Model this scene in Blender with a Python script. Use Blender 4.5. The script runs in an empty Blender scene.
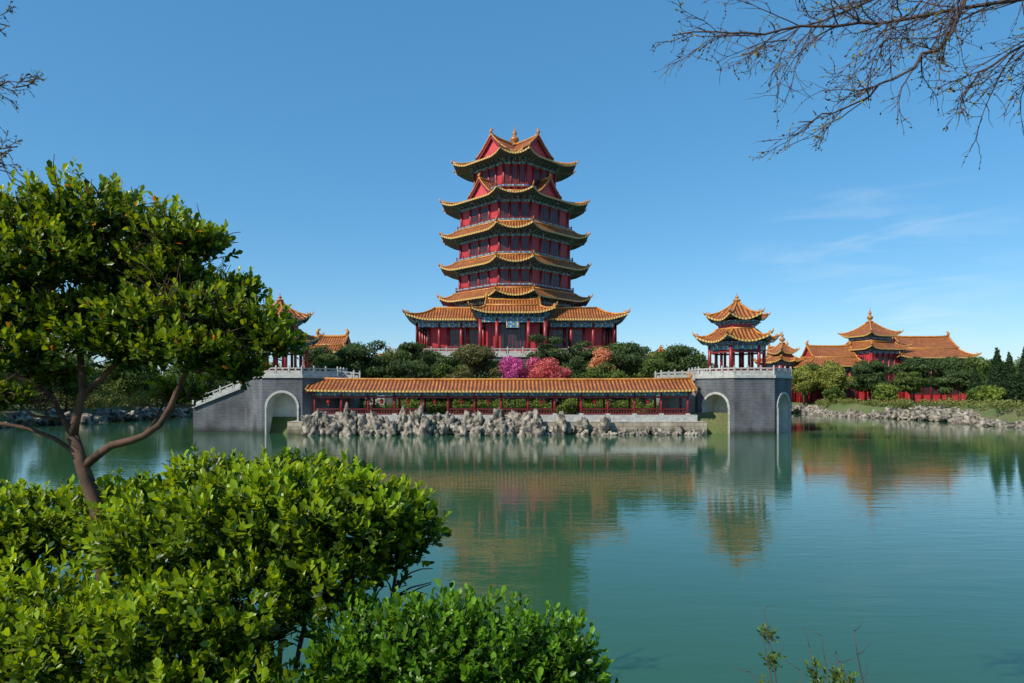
import bpy, math, random
import numpy as np
from mathutils import Vector, noise
R = random.Random(7)
NR = np.random.default_rng(11)
sc = bpy.context.scene
sc.view_settings.view_transform = 'Standard'
sc.view_settings.look = 'None'
sc.view_settings.exposure = 0

# ------------------------------------------------------------------ materials
def newmat(name):
    m = bpy.data.materials.new(name); m.use_nodes = True
    nt = m.node_tree; nt.nodes.clear()
    out = nt.nodes.new('ShaderNodeOutputMaterial')
    p = nt.nodes.new('ShaderNodeBsdfPrincipled')
    nt.links.new(p.outputs[0], out.inputs[0])
    return m, nt, p, out
def N(nt, t, **kw):
    n = nt.nodes.new(t)
    for k, v in kw.items(): setattr(n, k, v)
    return n
def ramp(nt, src, stops, interp='LINEAR'):
    r = N(nt, 'ShaderNodeValToRGB'); r.color_ramp.interpolation = interp
    el = r.color_ramp.elements
    while len(el) < len(stops): el.new(0.5)
    for e, (p, c) in zip(el, stops):
        e.position = p; e.color = (*c, 1)
    nt.links.new(src, r.inputs[0]); return r
def mixc(nt, fac, a, b, mode='MIX'):
    m = N(nt, 'ShaderNodeMix', data_type='RGBA', blend_type=mode)
    for sock, v in ((m.inputs[0], fac), (m.inputs[6], a), (m.inputs[7], b)):
        if hasattr(v, 'is_output'): nt.links.new(v, sock)
        elif isinstance(v, tuple): sock.default_value = (*v, 1)
        else: sock.default_value = v
    return m.outputs[2]
def math_(nt, op, a, b=0.0):
    m = N(nt, 'ShaderNodeMath', operation=op)
    for s, v in zip(m.inputs, (a, b)):
        if hasattr(v, 'is_output'): nt.links.new(v, s)
        else: s.default_value = v
    return m.outputs[0]
def plain(name, c1, c2, scale=1.0, rough=0.7, bump=0.0, detail=6, stops=(0.3, 0.7)):
    m, nt, p, out = newmat(name)
    tc = N(nt, 'ShaderNodeTexCoord')
    n = N(nt, 'ShaderNodeTexNoise'); n.inputs['Scale'].default_value = scale; n.inputs['Detail'].default_value = detail
    nt.links.new(tc.outputs['Object'], n.inputs['Vector'])
    r = ramp(nt, n.outputs[0], [(stops[0], c1), (stops[1], c2)])
    nt.links.new(r.outputs[0], p.inputs['Base Color'])
    p.inputs['Roughness'].default_value = rough
    if bump:
        b = N(nt, 'ShaderNodeBump'); b.inputs['Strength'].default_value = 0.8; b.inputs['Distance'].default_value = bump
        nt.links.new(n.outputs[0], b.inputs['Height']); nt.links.new(b.outputs[0], p.inputs['Normal'])
    return m
def tilemat(name, ca, cb, groove, period):
    m, nt, p, out = newmat(name)
    uv = N(nt, 'ShaderNodeUVMap'); sp = N(nt, 'ShaderNodeSeparateXYZ'); nt.links.new(uv.outputs[0], sp.inputs[0])
    s = math_(nt, 'SINE', math_(nt, 'MULTIPLY', sp.outputs[0], 2*math.pi/period))
    v = math_(nt, 'SINE', math_(nt, 'MULTIPLY', sp.outputs[1], 2*math.pi/0.35))
    s01 = math_(nt, 'MULTIPLY_ADD', s, 0.5); s01.node.inputs[2].default_value = 0.5
    n = N(nt, 'ShaderNodeTexNoise'); n.inputs['Scale'].default_value = 0.9; n.inputs['Detail'].default_value = 8
    tc = N(nt, 'ShaderNodeTexCoord'); nt.links.new(tc.outputs['Object'], n.inputs[0])
    n2 = N(nt, 'ShaderNodeTexNoise'); n2.inputs['Scale'].default_value = 5; nt.links.new(tc.outputs['Object'], n2.inputs[0])
    c = mixc(nt, ramp(nt, n.outputs[0], [(0.35, (0,0,0)), (0.68, (1,1,1))]).outputs[0], ca, cb)
    c = mixc(nt, ramp(nt, n2.outputs[0], [(0.42, (0,0,0)), (0.75, (.8,.8,.8))]).outputs[0], c, groove)
    g = ramp(nt, s01, [(0.05, (0,0,0)), (0.6, (1,1,1))])
    c = mixc(nt, g.outputs[0], groove, c)
    nt.links.new(c, p.inputs['Base Color']); p.inputs['Roughness'].default_value = 0.38
    h = math_(nt, 'ADD', s01, math_(nt, 'MULTIPLY', v, 0.12))
    b = N(nt, 'ShaderNodeBump'); b.inputs['Distance'].default_value = 0.1; b.inputs['Strength'].default_value = 1
    nt.links.new(h, b.inputs['Height']); nt.links.new(b.outputs[0], p.inputs['Normal'])
    return m
def paintmat(name, period, stops, rough=0.55):
    m, nt, p, out = newmat(name)
    uv = N(nt, 'ShaderNodeUVMap'); sp = N(nt, 'ShaderNodeSeparateXYZ'); nt.links.new(uv.outputs[0], sp.inputs[0])
    a = math_(nt, 'FRACT', math_(nt, 'DIVIDE', sp.outputs[0], period))
    b = math_(nt, 'FRACT', math_(nt, 'MULTIPLY', sp.outputs[1], 1.7))
    x = math_(nt, 'FRACT', math_(nt, 'ADD', a, math_(nt, 'MULTIPLY', math_(nt, 'GREATER_THAN', b, 0.5), 0.37)))
    r = ramp(nt, x, stops, 'CONSTANT')
    nt.links.new(r.outputs[0], p.inputs['Base Color']); p.inputs['Roughness'].default_value = rough
    return m
def brickmat(name, c1, c2, mortar, w, h, stain=0.5):
    m, nt, p, out = newmat(name)
    uv = N(nt, 'ShaderNodeUVMap')
    br = N(nt, 'ShaderNodeTexBrick'); nt.links.new(uv.outputs[0], br.inputs[0])
    br.inputs['Scale'].default_value = 1; br.inputs['Brick Width'].default_value = w; br.inputs['Row Height'].default_value = h
    br.inputs['Mortar Size'].default_value = 0.018; br.inputs['Color1'].default_value = (*c1,1); br.inputs['Color2'].default_value = (*c2,1); br.inputs['Mortar'].default_value = (*mortar,1)
    tc = N(nt, 'ShaderNodeTexCoord'); mp = N(nt, 'ShaderNodeMapping'); mp.inputs['Scale'].default_value = (1, 1, .35)
    nt.links.new(tc.outputs['Object'], mp.inputs[0])
    n = N(nt, 'ShaderNodeTexNoise'); n.inputs['Scale'].default_value = 0.8; n.inputs['Detail'].default_value = 8; nt.links.new(mp.outputs[0], n.inputs[0])
    r = ramp(nt, n.outputs[0], [(0.3, (stain,)*3), (0.7, (1.2,)*3)])
    c = mixc(nt, 1.0, br.outputs[0], r.outputs[0], 'MULTIPLY')
    sp = N(nt, 'ShaderNodeSeparateXYZ'); nt.links.new(tc.outputs['Object'], sp.inputs[0])
    d = ramp(nt, math_(nt, 'ADD', sp.outputs[2], math_(nt, 'MULTIPLY', n.outputs[0], .6)), [(0.45, (.3,.33,.24)), (1.0, (1,1,1))])
    c = mixc(nt, 1.0, c, d.outputs[0], 'MULTIPLY')
    nt.links.new(c, p.inputs['Base Color']); p.inputs['Roughness'].default_value = 0.85
    return m
def leafmat(name, trans=0.3, rough=0.4):
    m, nt, p, out = newmat(name)
    at = N(nt, 'ShaderNodeAttribute', attribute_name='col')
    nt.links.new(at.outputs['Color'], p.inputs['Base Color']); p.inputs['Roughness'].default_value = rough
    p.inputs['Specular IOR Level'].default_value = 0.3
    t = N(nt, 'ShaderNodeBsdfTranslucent')
    c = mixc(nt, 1.0, at.outputs['Color'], (1.8, 1.45, 0.35), 'MULTIPLY'); nt.links.new(c, t.inputs[0])
    mx = N(nt, 'ShaderNodeMixShader'); mx.inputs[0].default_value = trans
    nt.links.new(p.outputs[0], mx.inputs[1]); nt.links.new(t.outputs[0], mx.inputs[2]); nt.links.new(mx.outputs[0], out.inputs[0])
    return m

M = {}
M['tile'] = tilemat('glazed_tile', (0.62,0.215,0.045), (0.38,0.115,0.03), (0.12,0.038,0.02), 0.40)
M['ridge'] = plain('ridge_tile', (0.64,0.29,0.055), (0.34,0.12,0.03), 2.0, 0.35)
M['eave'] = paintmat('eave_tile', 0.36, [(0,(0.75,0.45,0.11)),(0.5,(0.42,0.19,0.04)),(0.75,(0.05,0.13,0.08))])
M['soffit'] = paintmat('painted_rafters', 0.4, [(0,(0.05,0.21,0.18)),(0.45,(0.02,0.05,0.09)),(0.6,(0.28,0.05,0.035)),(0.8,(0.04,0.12,0.25))])
M['dougong'] = paintmat('painted_brackets', 0.62, [(0,(0.05,0.17,0.38)),(0.3,(0.07,0.33,0.28)),(0.5,(0.62,0.66,0.6)),(0.62,(0.05,0.14,0.36)),(0.8,(0.52,0.3,0.08)),(0.87,(0.06,0.29,0.24))])
M['beam'] = paintmat('painted_beam', 1.45, [(0,(0.05,0.15,0.36)),(0.25,(0.07,0.31,0.26)),(0.4,(0.62,0.46,0.2)),(0.46,(0.36,0.055,0.04)),(0.56,(0.07,0.31,0.26)),(0.78,(0.6,0.6,0.56)),(0.87,(0.05,0.15,0.36))])
M['red'] = plain('red_lacquer_wall', (0.52,0.035,0.045), (0.37,0.024,0.033), 0.7, 0.5)
M['col'] = plain('red_column', (0.30,0.02,0.024), (0.19,0.014,0.018), 1.5, 0.4)
M['ped'] = plain('gable_board', (0.62,0.075,0.085), (0.46,0.045,0.055), 1.2, 0.55)
M['dark'] = plain('window_glass', (0.012,0.014,0.025), (0.05,0.04,0.05), 2.0, 0.15)
M['lat'] = plain('window_lattice', (0.24,0.026,0.026), (0.15,0.02,0.022), 3.0, 0.5)
M['gold'] = plain('gilded_finial', (0.50,0.22,0.05), (0.28,0.10,0.03), 3.0, 0.3)
M['brick'] = brickmat('grey_brick', (0.072,0.082,0.098), (0.112,0.120,0.136), (0.16,0.16,0.165), 0.5, 0.16, 0.45)
M['ashlar'] = brickmat('pale_ashlar', (0.27,0.27,0.265), (0.35,0.34,0.325), (0.2,0.2,0.19), 1.1, 0.42, 0.6)
M['bank'] = brickmat('rubble_stone', (0.30,0.25,0.18), (0.42,0.36,0.27), (0.10,0.09,0.08), 0.9, 0.4, 0.5)
M['stone'] = plain('white_stone', (0.48,0.47,0.43), (0.29,0.29,0.28), 3.0, 0.75)
M['plaster'] = plain('pale_plaster', (0.72,0.71,0.66), (0.52,0.51,0.47), 1.0, 0.85)
M['rock'] = plain('lake_rock', (0.055,0.05,0.042), (0.42,0.365,0.29), 1.6, 0.95, 0.4, 12, (0.37,0.67))
M['bark'] = plain('bark', (0.045,0.026,0.018), (0.12,0.065,0.04), 14.0, 0.9, 0.01)
M['twig'] = plain('twig_bark', (0.055,0.033,0.035), (0.10,0.062,0.055), 8.0, 0.8)
M['lant'] = plain('red_lantern', (0.6,0.03,0.02), (0.5,0.02,0.02), 3.0, 0.5)
M['leaf'] = leafmat('glossy_leaf', 0.40, 0.34)
M['fol'] = leafmat('tree_foliage', 0.25, 0.6)

# ------------------------------------------------------------------ mesh builder
class B:
    def __init__(s):
        s.v=[]; s.f=[]; s.m=[]; s.uv=[]; s.sm=[]; s.mats=[]; s.o=(0,0,0); s.c=1; s.s=0
    def at(s, x=0, y=0, z=0, ang=0):
        s.o=(x,y,z); s.c=math.cos(ang); s.s=math.sin(ang); return s
    def add(s, vs, fs, mat, uvs=None, smooth=False):
        b=len(s.v); c,n=s.c,s.s; ox,oy,oz=s.o
        for x,y,z in vs: s.v.append((ox+c*x-n*y, oy+n*x+c*y, oz+z))
        if mat not in s.mats: s.mats.append(mat)
        mi=s.mats.index(mat)
        for f in fs:
            s.f.append([b+i for i in f]); s.m.append(mi); s.sm.append(smooth)
            if uvs: s.uv.append([uvs[i] for i in f])
            else:
                P=[vs[i] for i in f]
                a=Vector(P[1])-Vector(P[0]); d=Vector(P[2])-Vector(P[0]); n3=a.cross(d)
                if abs(n3.z)>=0.75*n3.length: s.uv.append([(p[0],p[1]) for p in P])
                else:
                    t=Vector((-n3.y,n3.x)); t.normalize()
                    s.uv.append([(p[0]*t.x+p[1]*t.y,p[2]) for p in P])
    def box(s, c, d, mat, ang=0):
        x,y,z=d[0]/2,d[1]/2,d[2]/2; ca,sa=math.cos(ang),math.sin(ang)
        vs=[(c[0]+ca*i*x-sa*j*y, c[1]+sa*i*x+ca*j*y, c[2]+k*z) for k in(-1,1) for j in(-1,1) for i in(-1,1)]
        s.add(vs,[(0,2,3,1),(4,5,7,6),(0,1,5,4),(2,6,7,3),(0,4,6,2),(1,3,7,5)],mat)
    def beam(s, p0, p1, w, h, mat):
        p0=Vector(p0);p1=Vector(p1);d=(p1-p0)
        if d.length<1e-6:return
        d.normalize(); sd=d.cross(Vector((0,0,1)))
        if sd.length<1e-3: sd=Vector((1,0,0))
        sd.normalize(); u=sd.cross(d)
        vs=[tuple(p+sd*i*w/2+u*j*h/2) for p in(p0,p1) for j in(-1,1) for i in(-1,1)]
        s.add(vs,[(0,1,3,2),(4,6,7,5),(0,4,5,1),(2,3,7,6),(0,2,6,4),(1,5,7,3)],mat)
    def tube(s, pts, rad, mat, n=6, smooth=True, cap=True):
        pts=[Vector(p) for p in pts]
        if not hasattr(rad,'__len__'): rad=[rad]*len(pts)
        vs=[];fs=[]; ref=None
        for i,p in enumerate(pts):
            d=(pts[min(i+1,len(pts)-1)]-pts[max(i-1,0)])
            if d.length<1e-9: d=Vector((0,0,1))
            d.normalize()
            if ref is None:
                ref=d.cross(Vector((0,0,1)))
                if ref.length<0.1: ref=Vector((1,0,0))
            ref=(ref-d*ref.dot(d)); ref.normalize(); b2=d.cross(ref)
            for k in range(n):
                a=2*math.pi*k/n; vs.append(tuple(p+(ref*math.cos(a)+b2*math.sin(a))*rad[i]))
        for i in range(len(pts)-1):
            for k in range(n):
                k2=(k+1)%n; fs.append((i*n+k,i*n+k2,(i+1)*n+k2,(i+1)*n+k))
        if cap:
            fs.append(tuple(range(n-1,-1,-1))); fs.append(tuple((len(pts)-1)*n+k for k in range(n)))
        s.add(vs,fs,mat,None,smooth)
    def prism(s, poly, z0, z1, mat, top=None):
        n=len(poly); vs=[(x,y,z0) for x,y in poly]+[(x,y,z1) for x,y in poly]
        s.add(vs,[(i,(i+1)%n,n+(i+1)%n,n+i) for i in range(n)],mat)
        s.add([(x,y,z1) for x,y in poly],[tuple(range(n))],top or mat)
    def build(s, name, parent=None):
        me=bpy.data.meshes.new(name); me.from_pydata(s.v,[],s.f)
        for m in s.mats: me.materials.append(M[m])
        me.polygons.foreach_set('material_index',s.m); me.polygons.foreach_set('use_smooth',s.sm)
        ul=me.uv_layers.new(name='UVMap'); fl=[c for f in s.uv for p in f for c in p]
        ul.data.foreach_set('uv',fl); me.update()
        ob=bpy.data.objects.new(name,me); sc.collection.objects.link(ob)
        if parent: ob.parent=parent
        return ob
def empty(name):
    e=bpy.data.objects.new(name,None); sc.collection.objects.link(e); return e
def ngon(n,r,ph=0): return [(r*math.cos(ph+2*math.pi*i/n), r*math.sin(ph+2*math.pi*i/n)) for i in range(n)]
def rect(hx,hy): return [(-hx,-hy),(hx,-hy),(hx,hy),(-hx,hy)]
def octa(e,w): h=w/2; return [(e,-h),(e,h),(h,e),(-h,e),(-e,h),(-e,-h),(-h,-e),(h,-e)]

# ------------------------------------------------------------------ Chinese roof parts
def skirt(b, outer, inner, ze, zt, up=0.8, ul=3.5, ext=0.5, rr=0.15, th=0.22, wallpoly=None, power=1.5, orn=True):
    n=len(outer); MT=7
    cx=sum(p[0] for p in outer)/n; cy=sum(p[1] for p in outer)/n
    for i in range(n):
        o0,o1=outer[i],outer[(i+1)%n]; i0,i1=inner[i],inner[(i+1)%n]
        L=math.hypot(o1[0]-o0[0],o1[1]-o0[1]); ex,ey=(o1[0]-o0[0])/L,(o1[1]-o0[1])/L
        ns=max(8,int(L/0.9)); ss=[0.5-0.5*math.cos(math.pi*k/ns)*(1.0) for k in range(ns+1)]
        vs=[];uv=[]
        for sv in ss:
            dc=min(sv,1-sv)*L; w=max(0,1-dc/min(ul,L*0.5))**2
            cc=o0 if sv<0.5 else o1; dl=math.hypot(cc[0]-cx,cc[1]-cy); ux,uy=(cc[0]-cx)/dl,(cc[1]-cy)/dl
            for j in range(MT+1):
                t=j/MT
                x=(i0[0]+(i1[0]-i0[0])*sv)*(1-t)+(o0[0]+(o1[0]-o0[0])*sv)*t+ux*ext*w*t*t
                y=(i0[1]+(i1[1]-i0[1])*sv)*(1-t)+(o0[1]+(o1[1]-o0[1])*sv)*t+uy*ext*w*t*t
                z=ze+(zt-ze)*(1-t)**power+up*w*t*t
                vs.append((x,y,z)); uv.append((x*ex+y*ey,t*3))
        W=MT+1
        fs=[(k*W+j,k*W+j+1,(k+1)*W+j+1,(k+1)*W+j) for k in range(ns) for j in range(MT)]
        b.add(vs,fs,'tile',uv,True)
        e=[vs[k*W+MT] for k in range(ns+1)]
        fv=[];fu=[]
        wp=wallpoly or inner; w0,w1=wp[i],wp[(i+1)%n]
        sv2=[]
        for k,sv in enumerate(ss):
            x,y,z=e[k]; u=x*ex+y*ey
            fv+=[(x,y,z+0.03),(x,y,z-th)]; fu+=[(u,0),(u,th)]
            sv2+=[(x,y,z-th),(w0[0]+(w1[0]-w0[0])*sv,w0[1]+(w1[1]-w0[1])*sv,ze+0.1)]
        b.add(fv,[(2*k,2*k+1,2*k+3,2*k+2) for k in range(ns)],'eave',fu)
        b.add(sv2,[(2*k,2*k+1,2*k+3,2*k+2) for k in range(ns)],'soffit',[(p[0]*ex+p[1]*ey,0) for p in sv2])
        hip=[vs[j] for j in range(W)]
        b.tube([(p[0],p[1],p[2]+rr*0.6) for p in hip],[rr]*W,'ridge',6)
        if orn:
            p=Vector(hip[-1]); q=Vector(hip[-2]); d=(p-q).normalized()
            b.tube([p,p+d*rr*2+Vector((0,0,rr*1.6)),p+d*rr*2.6+Vector((0,0,rr*4))],[rr,rr*.8,rr*.25],'ridge',5)
            for k in range(3):
                g=q.lerp(p,0.2+0.3*k); b.tube([g+Vector((0,0,rr)),g+Vector((0,0,rr*3.2))],[rr*.55,rr*.3],'ridge',4)
        if rr and math.hypot(i0[0]-i1[0],i0[1]-i1[1])>0.6:
            b.tube([(i0[0],i0[1],zt+rr*.5),(i1[0],i1[1],zt+rr*.5)],rr*1.1,'ridge',6)

def gable_roof(b, hl, hw, zb, zp, ped='ped', inset=0.45, rr=0.17, curl=0.3, axis=0, th=0.16, power=1.3, ends=True):
    def P(x,y,z): return (x,y,z) if axis==0 else (-y,x,z)
    nx=max(6,int(hl/0.8)); MT=7
    for sg in (-1,1):
        vs=[];uv=[]
        for i in range(nx+1):
            x=-hl+2*hl*i/nx; lift=curl*abs(x/hl)**5
            for j in range(MT+1):
                t=j/MT; vs.append(P(x,sg*hw*t,zb+(zp-zb)*(1-t)**power+lift)); uv.append((x,t*hw*1.3))
        W=MT+1; fs=[(k*W+j,k*W+j+1,(k+1)*W+j+1,(k+1)*W+j) for k in range(nx) for j in range(MT)]
        b.add(vs,fs,'tile',uv,True)
        b.add([(x,y,z-th) for x,y,z in vs],fs,'soffit',uv,True)
        ev=[];eu=[]
        for k in range(nx+1):
            x,y,z=vs[k*W+MT]; ev+=[(x,y,z+.02),(x,y,z-th)]; eu+=[(uv[k*W][0],0),(uv[k*W][0],.2)]
        b.add(ev,[(2*k,2*k+1,2*k+3,2*k+2) for k in range(nx)],'eave',eu)
        for e in (0,nx):
            b.tube([(vs[e*W+j][0],vs[e*W+j][1],vs[e*W+j][2]+rr*.4) for j in range(W)],rr*.85,'ridge',5)
    for sg in (-1,1):
        x=sg*(hl-inset); lift=curl*abs(x/hl)**5
        pr=[(yy,zb+(zp-zb)*(1-abs(yy)/hw)**power+lift-th) for yy in [hw*k/8 for k in range(-8,9)]]
        vs=[P(x,y,z) for y,z in pr]+[P(x,y,zb-0.3) for y,z in pr]; n=len(pr)
        b.add(vs,[(i,i+1,n+i+1,n+i) for i in range(n-1)],ped)
        x2=sg*(hl-0.08)
        for s2 in (-1,1):
            pts=[P(x2,s2*hw*k/6,zb+(zp-zb)*(1-k/6)**power+lift-0.24) for k in range(7)]
            for a,c in zip(pts[:-1],pts[1:]): b.beam(a,c,0.09,0.3,'col')
        if ends:
            b.tube([P(sg*(hl-.2),0,zp+curl+rr*.5),P(sg*(hl+.05),0,zp+curl+rr*3),P(sg*(hl-.15),0,zp+curl+rr*5.2),P(sg*(hl-.55),0,zp+curl+rr*5.6)],[rr*1.5,rr*1.6,rr*1.1,rr*.35],'ridge',6)
    pts=[P(-hl+2*hl*k/10,0,zp+rr*.7+curl*abs(-1+2*k/10)**5) for k in range(11)]
    b.tube(pts,rr*1.25,'ridge',6)

def finial(b, x, y, z, h, r):
    pr=[(0,1),(0.06,1.15),(0.1,.6),(0.16,.5),(0.24,1.05),(0.34,1.2),(0.42,.8),(0.47,.35),(0.53,.5),(0.6,.62),(0.68,.4),(0.74,.18),(1,.03)]
    b.tube([(x,y,z+h*a) for a,_ in pr],[r*c for _,c in pr],'gold',10)

def balustrade(b, pts, h=0.95, mat='stone', step=1.5, closed=False, w=0.17):
    pts=list(pts)
    if closed: pts=pts+[pts[0]]
    for p,q in zip(pts[:-1],pts[1:]):
        p=Vector(p);q=Vector(q);L=(q-p).length;n=max(1,round(L/step)); ang=math.atan2(q.y-p.y,q.x-p.x)
        up=Vector((0,0,1))
        b.beam(p+up*h*.86,q+up*h*.86,w*.7,0.12,mat); b.beam(p+up*.08,q+up*.08,w*.9,0.16,mat)
        for i in range(n+1):
            c=p.lerp(q,i/n)
            if i<n or not closed: 
                b.box((c.x,c.y,c.z+h*.53),(w,w,h*1.06),mat,ang); b.box((c.x,c.y,c.z+h*1.13),(w*.75,w*.75,h*.14),mat,ang)
            if i<n:
                d=p.lerp(q,(i+1)/n)
                b.beam(c.lerp(d,.1)+up*h*.36,c.lerp(d,.9)+up*h*.36,w*.4,h*.42,mat)
                m=c.lerp(d,.5); b.box((m.x,m.y,m.z+h*.7),(w*.8,w*.5,h*.22),mat,ang)

def side_frames(poly):
    n=len(poly)
    for i in range(n):
        p,q=poly[i],poly[(i+1)%n]; L=math.hypot(q[0]-p[0],q[1]-p[1]); ex,ey=(q[0]-p[0])/L,(q[1]-p[1])/L
        yield p,q,L,ex,ey,(ey,-ex),math.atan2(ey,ex)

def brackets(b, poly, z, h=0.8, reach=1.0, step=0.85):
    for p,q,L,ex,ey,(nx,ny),ang in side_frames(poly):
        n=max(2,round(L/step))
        for k in range(3):
            r=0.12+reach*k/3
            b.beam((p[0]+nx*r-ex*r*.3,p[1]+ny*r-ey*r*.3,z+h*(.2+.33*k)),(q[0]+nx*r+ex*r*.3,q[1]+ny*r+ey*r*.3,z+h*(.2+.33*k)),0.1,h*.13,'beam')
        for i in range(n+1):
            x=p[0]+ex*L*i/n; y=p[1]+ey*L*i/n
            for k in range(3):
                r=reach*(k+1)/3
                b.box((x+nx*r/2,y+ny*r/2,z+h*(.12+.33*k)),(0.2+.13*k,r,h*.2),'dougong',ang)

def storey(b, poly, z0, z1, bays=5, win=(1,2,3), colr=0.2, band=0.5, wall='red', rail=True, breach=1.0, bh=0.8):
    b.prism(poly,z0,z1,wall)
    zt=z1-bh
    brackets(b,poly,zt,bh,breach)
    for p,q,L,ex,ey,(nx,ny),ang in side_frames(poly):
        bb,ww=(bays,win)
        if bays==0:
            bb,ww=(3,(0,1,2)) if L<5.5 else (4,(1,2))
        b.beam((p[0]+nx*.1,p[1]+ny*.1,zt-band/2),(q[0]+nx*.1,q[1]+ny*.1,zt-band/2),0.24,band,'beam')
        hz=zt-band-z0
        for i in range(bb+1):
            x=p[0]+ex*L*i/bb+nx*.08; y=p[1]+ey*L*i/bb+ny*.08
            b.tube([(x,y,z0),(x,y,zt-0.02)],colr,'col',8)
        for i in ww:
            x=p[0]+ex*L*(i+.5)/bb; y=p[1]+ey*L*(i+.5)/bb; w=L/bb-.5
            b.box((x+nx*.02,y+ny*.02,z0+hz*.58),(w,.1,hz*.72),'dark',ang)
            for k in range(4):
                o=(-.5+k/3)*w; b.box((x+nx*.07+ex*o,y+ny*.07+ey*o,z0+hz*.58),(.08,.08,hz*.74),'lat',ang)
            for k in range(4): b.box((x+nx*.065,y+ny*.065,z0+hz*(.23+.7*k/3)),(w+.08,.07,.08),'lat',ang)
        if rail:
            r=0.6; e2=r*.41
            a=(p[0]+nx*r-ex*e2,p[1]+ny*r-ey*e2); c=(q[0]+nx*r+ex*e2,q[1]+ny*r+ey*e2); l2=L+2*e2
            for hh,t,mm in ((.55,.08,'lat'),(.32,.2,'beam'),(.1,.1,'lat')): b.beam((*a,z0+hh+.85),(*c,z0+hh+.85),.08,t,mm)
            m=max(2,int(l2/1.3))
            for k in range(m+1):
                b.box((a[0]+ex*l2*k/m,a[1]+ey*l2*k/m,z0+1.2),(.12,.12,.8),'col',ang)

# ------------------------------------------------------------------ PAGODA
pg=empty('pagoda'); CX,CY=0.4,105.0
b=B()
b.at(CX,CY+2)
b.prism(rect(17.2,17),1.5,9.0,'brick','ashlar'); b.prism(rect(17.4,17.2),9.0,9.3,'stone')
balustrade(b,[(x,y,9.3) for x,y in rect(17.1,16.9)],.9,'stone',2.0,True)
b.at(CX,CY).prism(rect(15.6,11),9.3,10.0,'stone')
b.build('terrace',pg)
b=B(); b.at(CX+.2,CY+1)
wp=rect(12.6,7.2)
storey(b,wp,10.0,15.0,9,(1,2,3,5,6,7),.22,.5,'red',False,.9,.8)
for p,q,L,ex,ey,(nx,ny),ang in side_frames(rect(14.1,8.7)):
    n=max(4,round(L/3))
    for i in range(n+1):
        b.tube([(p[0]+ex*L*i/n,p[1]+ey*L*i/n,10.0),(p[0]+ex*L*i/n,p[1]+ey*L*i/n,14.2)],.23,'col',10)
    b.beam((*p,13.95),(*q,13.95),.3,.55,'beam')
    b.beam((*p,10.9),(*q,10.9),.1,.12,'lat'); b.beam((*p,10.5),(*q,10.5),.08,.5,'lat')
brackets(b,rect(14.1,8.7),14.22,.5,.7,.75)
skirt(b,rect(15.3,9.9),rect(11.8,6.6),14.75,16.6,.8,3.2,.45,.15,.24,rect(14.1,8.7))
b.prism(rect(11.7,6.5),15,16.8,'red')
b.build('ground_storey',pg)
b=B(); b.at(CX-.3,94.5)
b.prism(rect(3.6,2.8),9.3,14.3,'red'); b.box((0,-2.85,11.9),(3.2,.1,3.4),'dark')
for k in range(7): b.box((-1.6+3.2*k/6,-2.92,11.9),(.1,.08,3.4),'lat')
for x in (-4.3,-2.1,2.1,4.3):
    b.tube([(x,-4,9.3),(x,-4,14.2)],.26,'col',10); b.box((x,-4,9.5),(.8,.8,.35),'stone')
    b.tube([(x,3,9.3),(x,3,14.2)],.26,'col',10)
for p,q,L,ex,ey,nn,ang in side_frames(rect(4.3,4)): b.beam((*p,14.0),(*q,14.0),.35,.7,'beam')
brackets(b,rect(4.3,4),14.36,.6,.7,.7)
skirt(b,rect(5.3,5.0),rect(3.6,3.1),14.95,16.0,.65,2.4,.4,.14,.22,rect(4.3,4))
gable_roof(b,3.7,3.15,16.0,17.1,rr=.14,curl=.2)
b.box((0,-4.2,13.3),(1.7,.12,.8),'beam')
b.build('portico',pg)
tiers=[(8.4,4.6,16.0,17.9,11.0,5.1),(8.2,4.5,19.1,22.6,10.8,5.0),(8.1,4.4,23.6,27.3,10.7,4.9),(7.95,4.4,28.3,32.2,10.6,4.9),(6.0,3.2,33.7,38.2,8.9,4.0)]
for i,(we,ww,z0,ze,oe,ow) in enumerate(tiers):
    b=B(); b.at(CX,CY,0,0)
    top=(i==4)
    storey(b,octa(we,ww),z0-0.6,ze+.1,0,(),.17,.34,'red',i>0,.9,.52)
    if not top: nxt=octa(tiers[i+1][0]+.9,tiers[i+1][1]+.5)
    else: nxt=octa(4.6,2.6)
    zt=ze+(1.15 if not top else 1.7)
    skirt(b,octa(oe,ow),nxt,ze,zt,.7,2.4,.4,.13,.22,octa(we+.5,ww+.3),1.35)
    if i==3:
        for a in (0,1):
            b.at(CX,CY,0,math.pi/4+a*math.pi/2); gable_roof(b,7.4,2.5,33.1,35.6,rr=.12,curl=.15)
    if top:
        b.at(CX,CY,0,0); b.prism(octa(4.5,2.5),ze,40.1,'red')
        b.at(CX,CY,0,math.pi/4); gable_roof(b,5.0,3.4,39.5,42.4,rr=.15,curl=.35)
        b.at(CX,CY,0,math.pi*3/4); gable_roof(b,5.0,3.4,39.5,42.35,rr=.15,curl=.35)
        b.at(0,0,0,0); finial(b,CX,CY,42.2,3.4,.6)
    b.build('storey_%d'%(i+2),pg)

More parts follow.
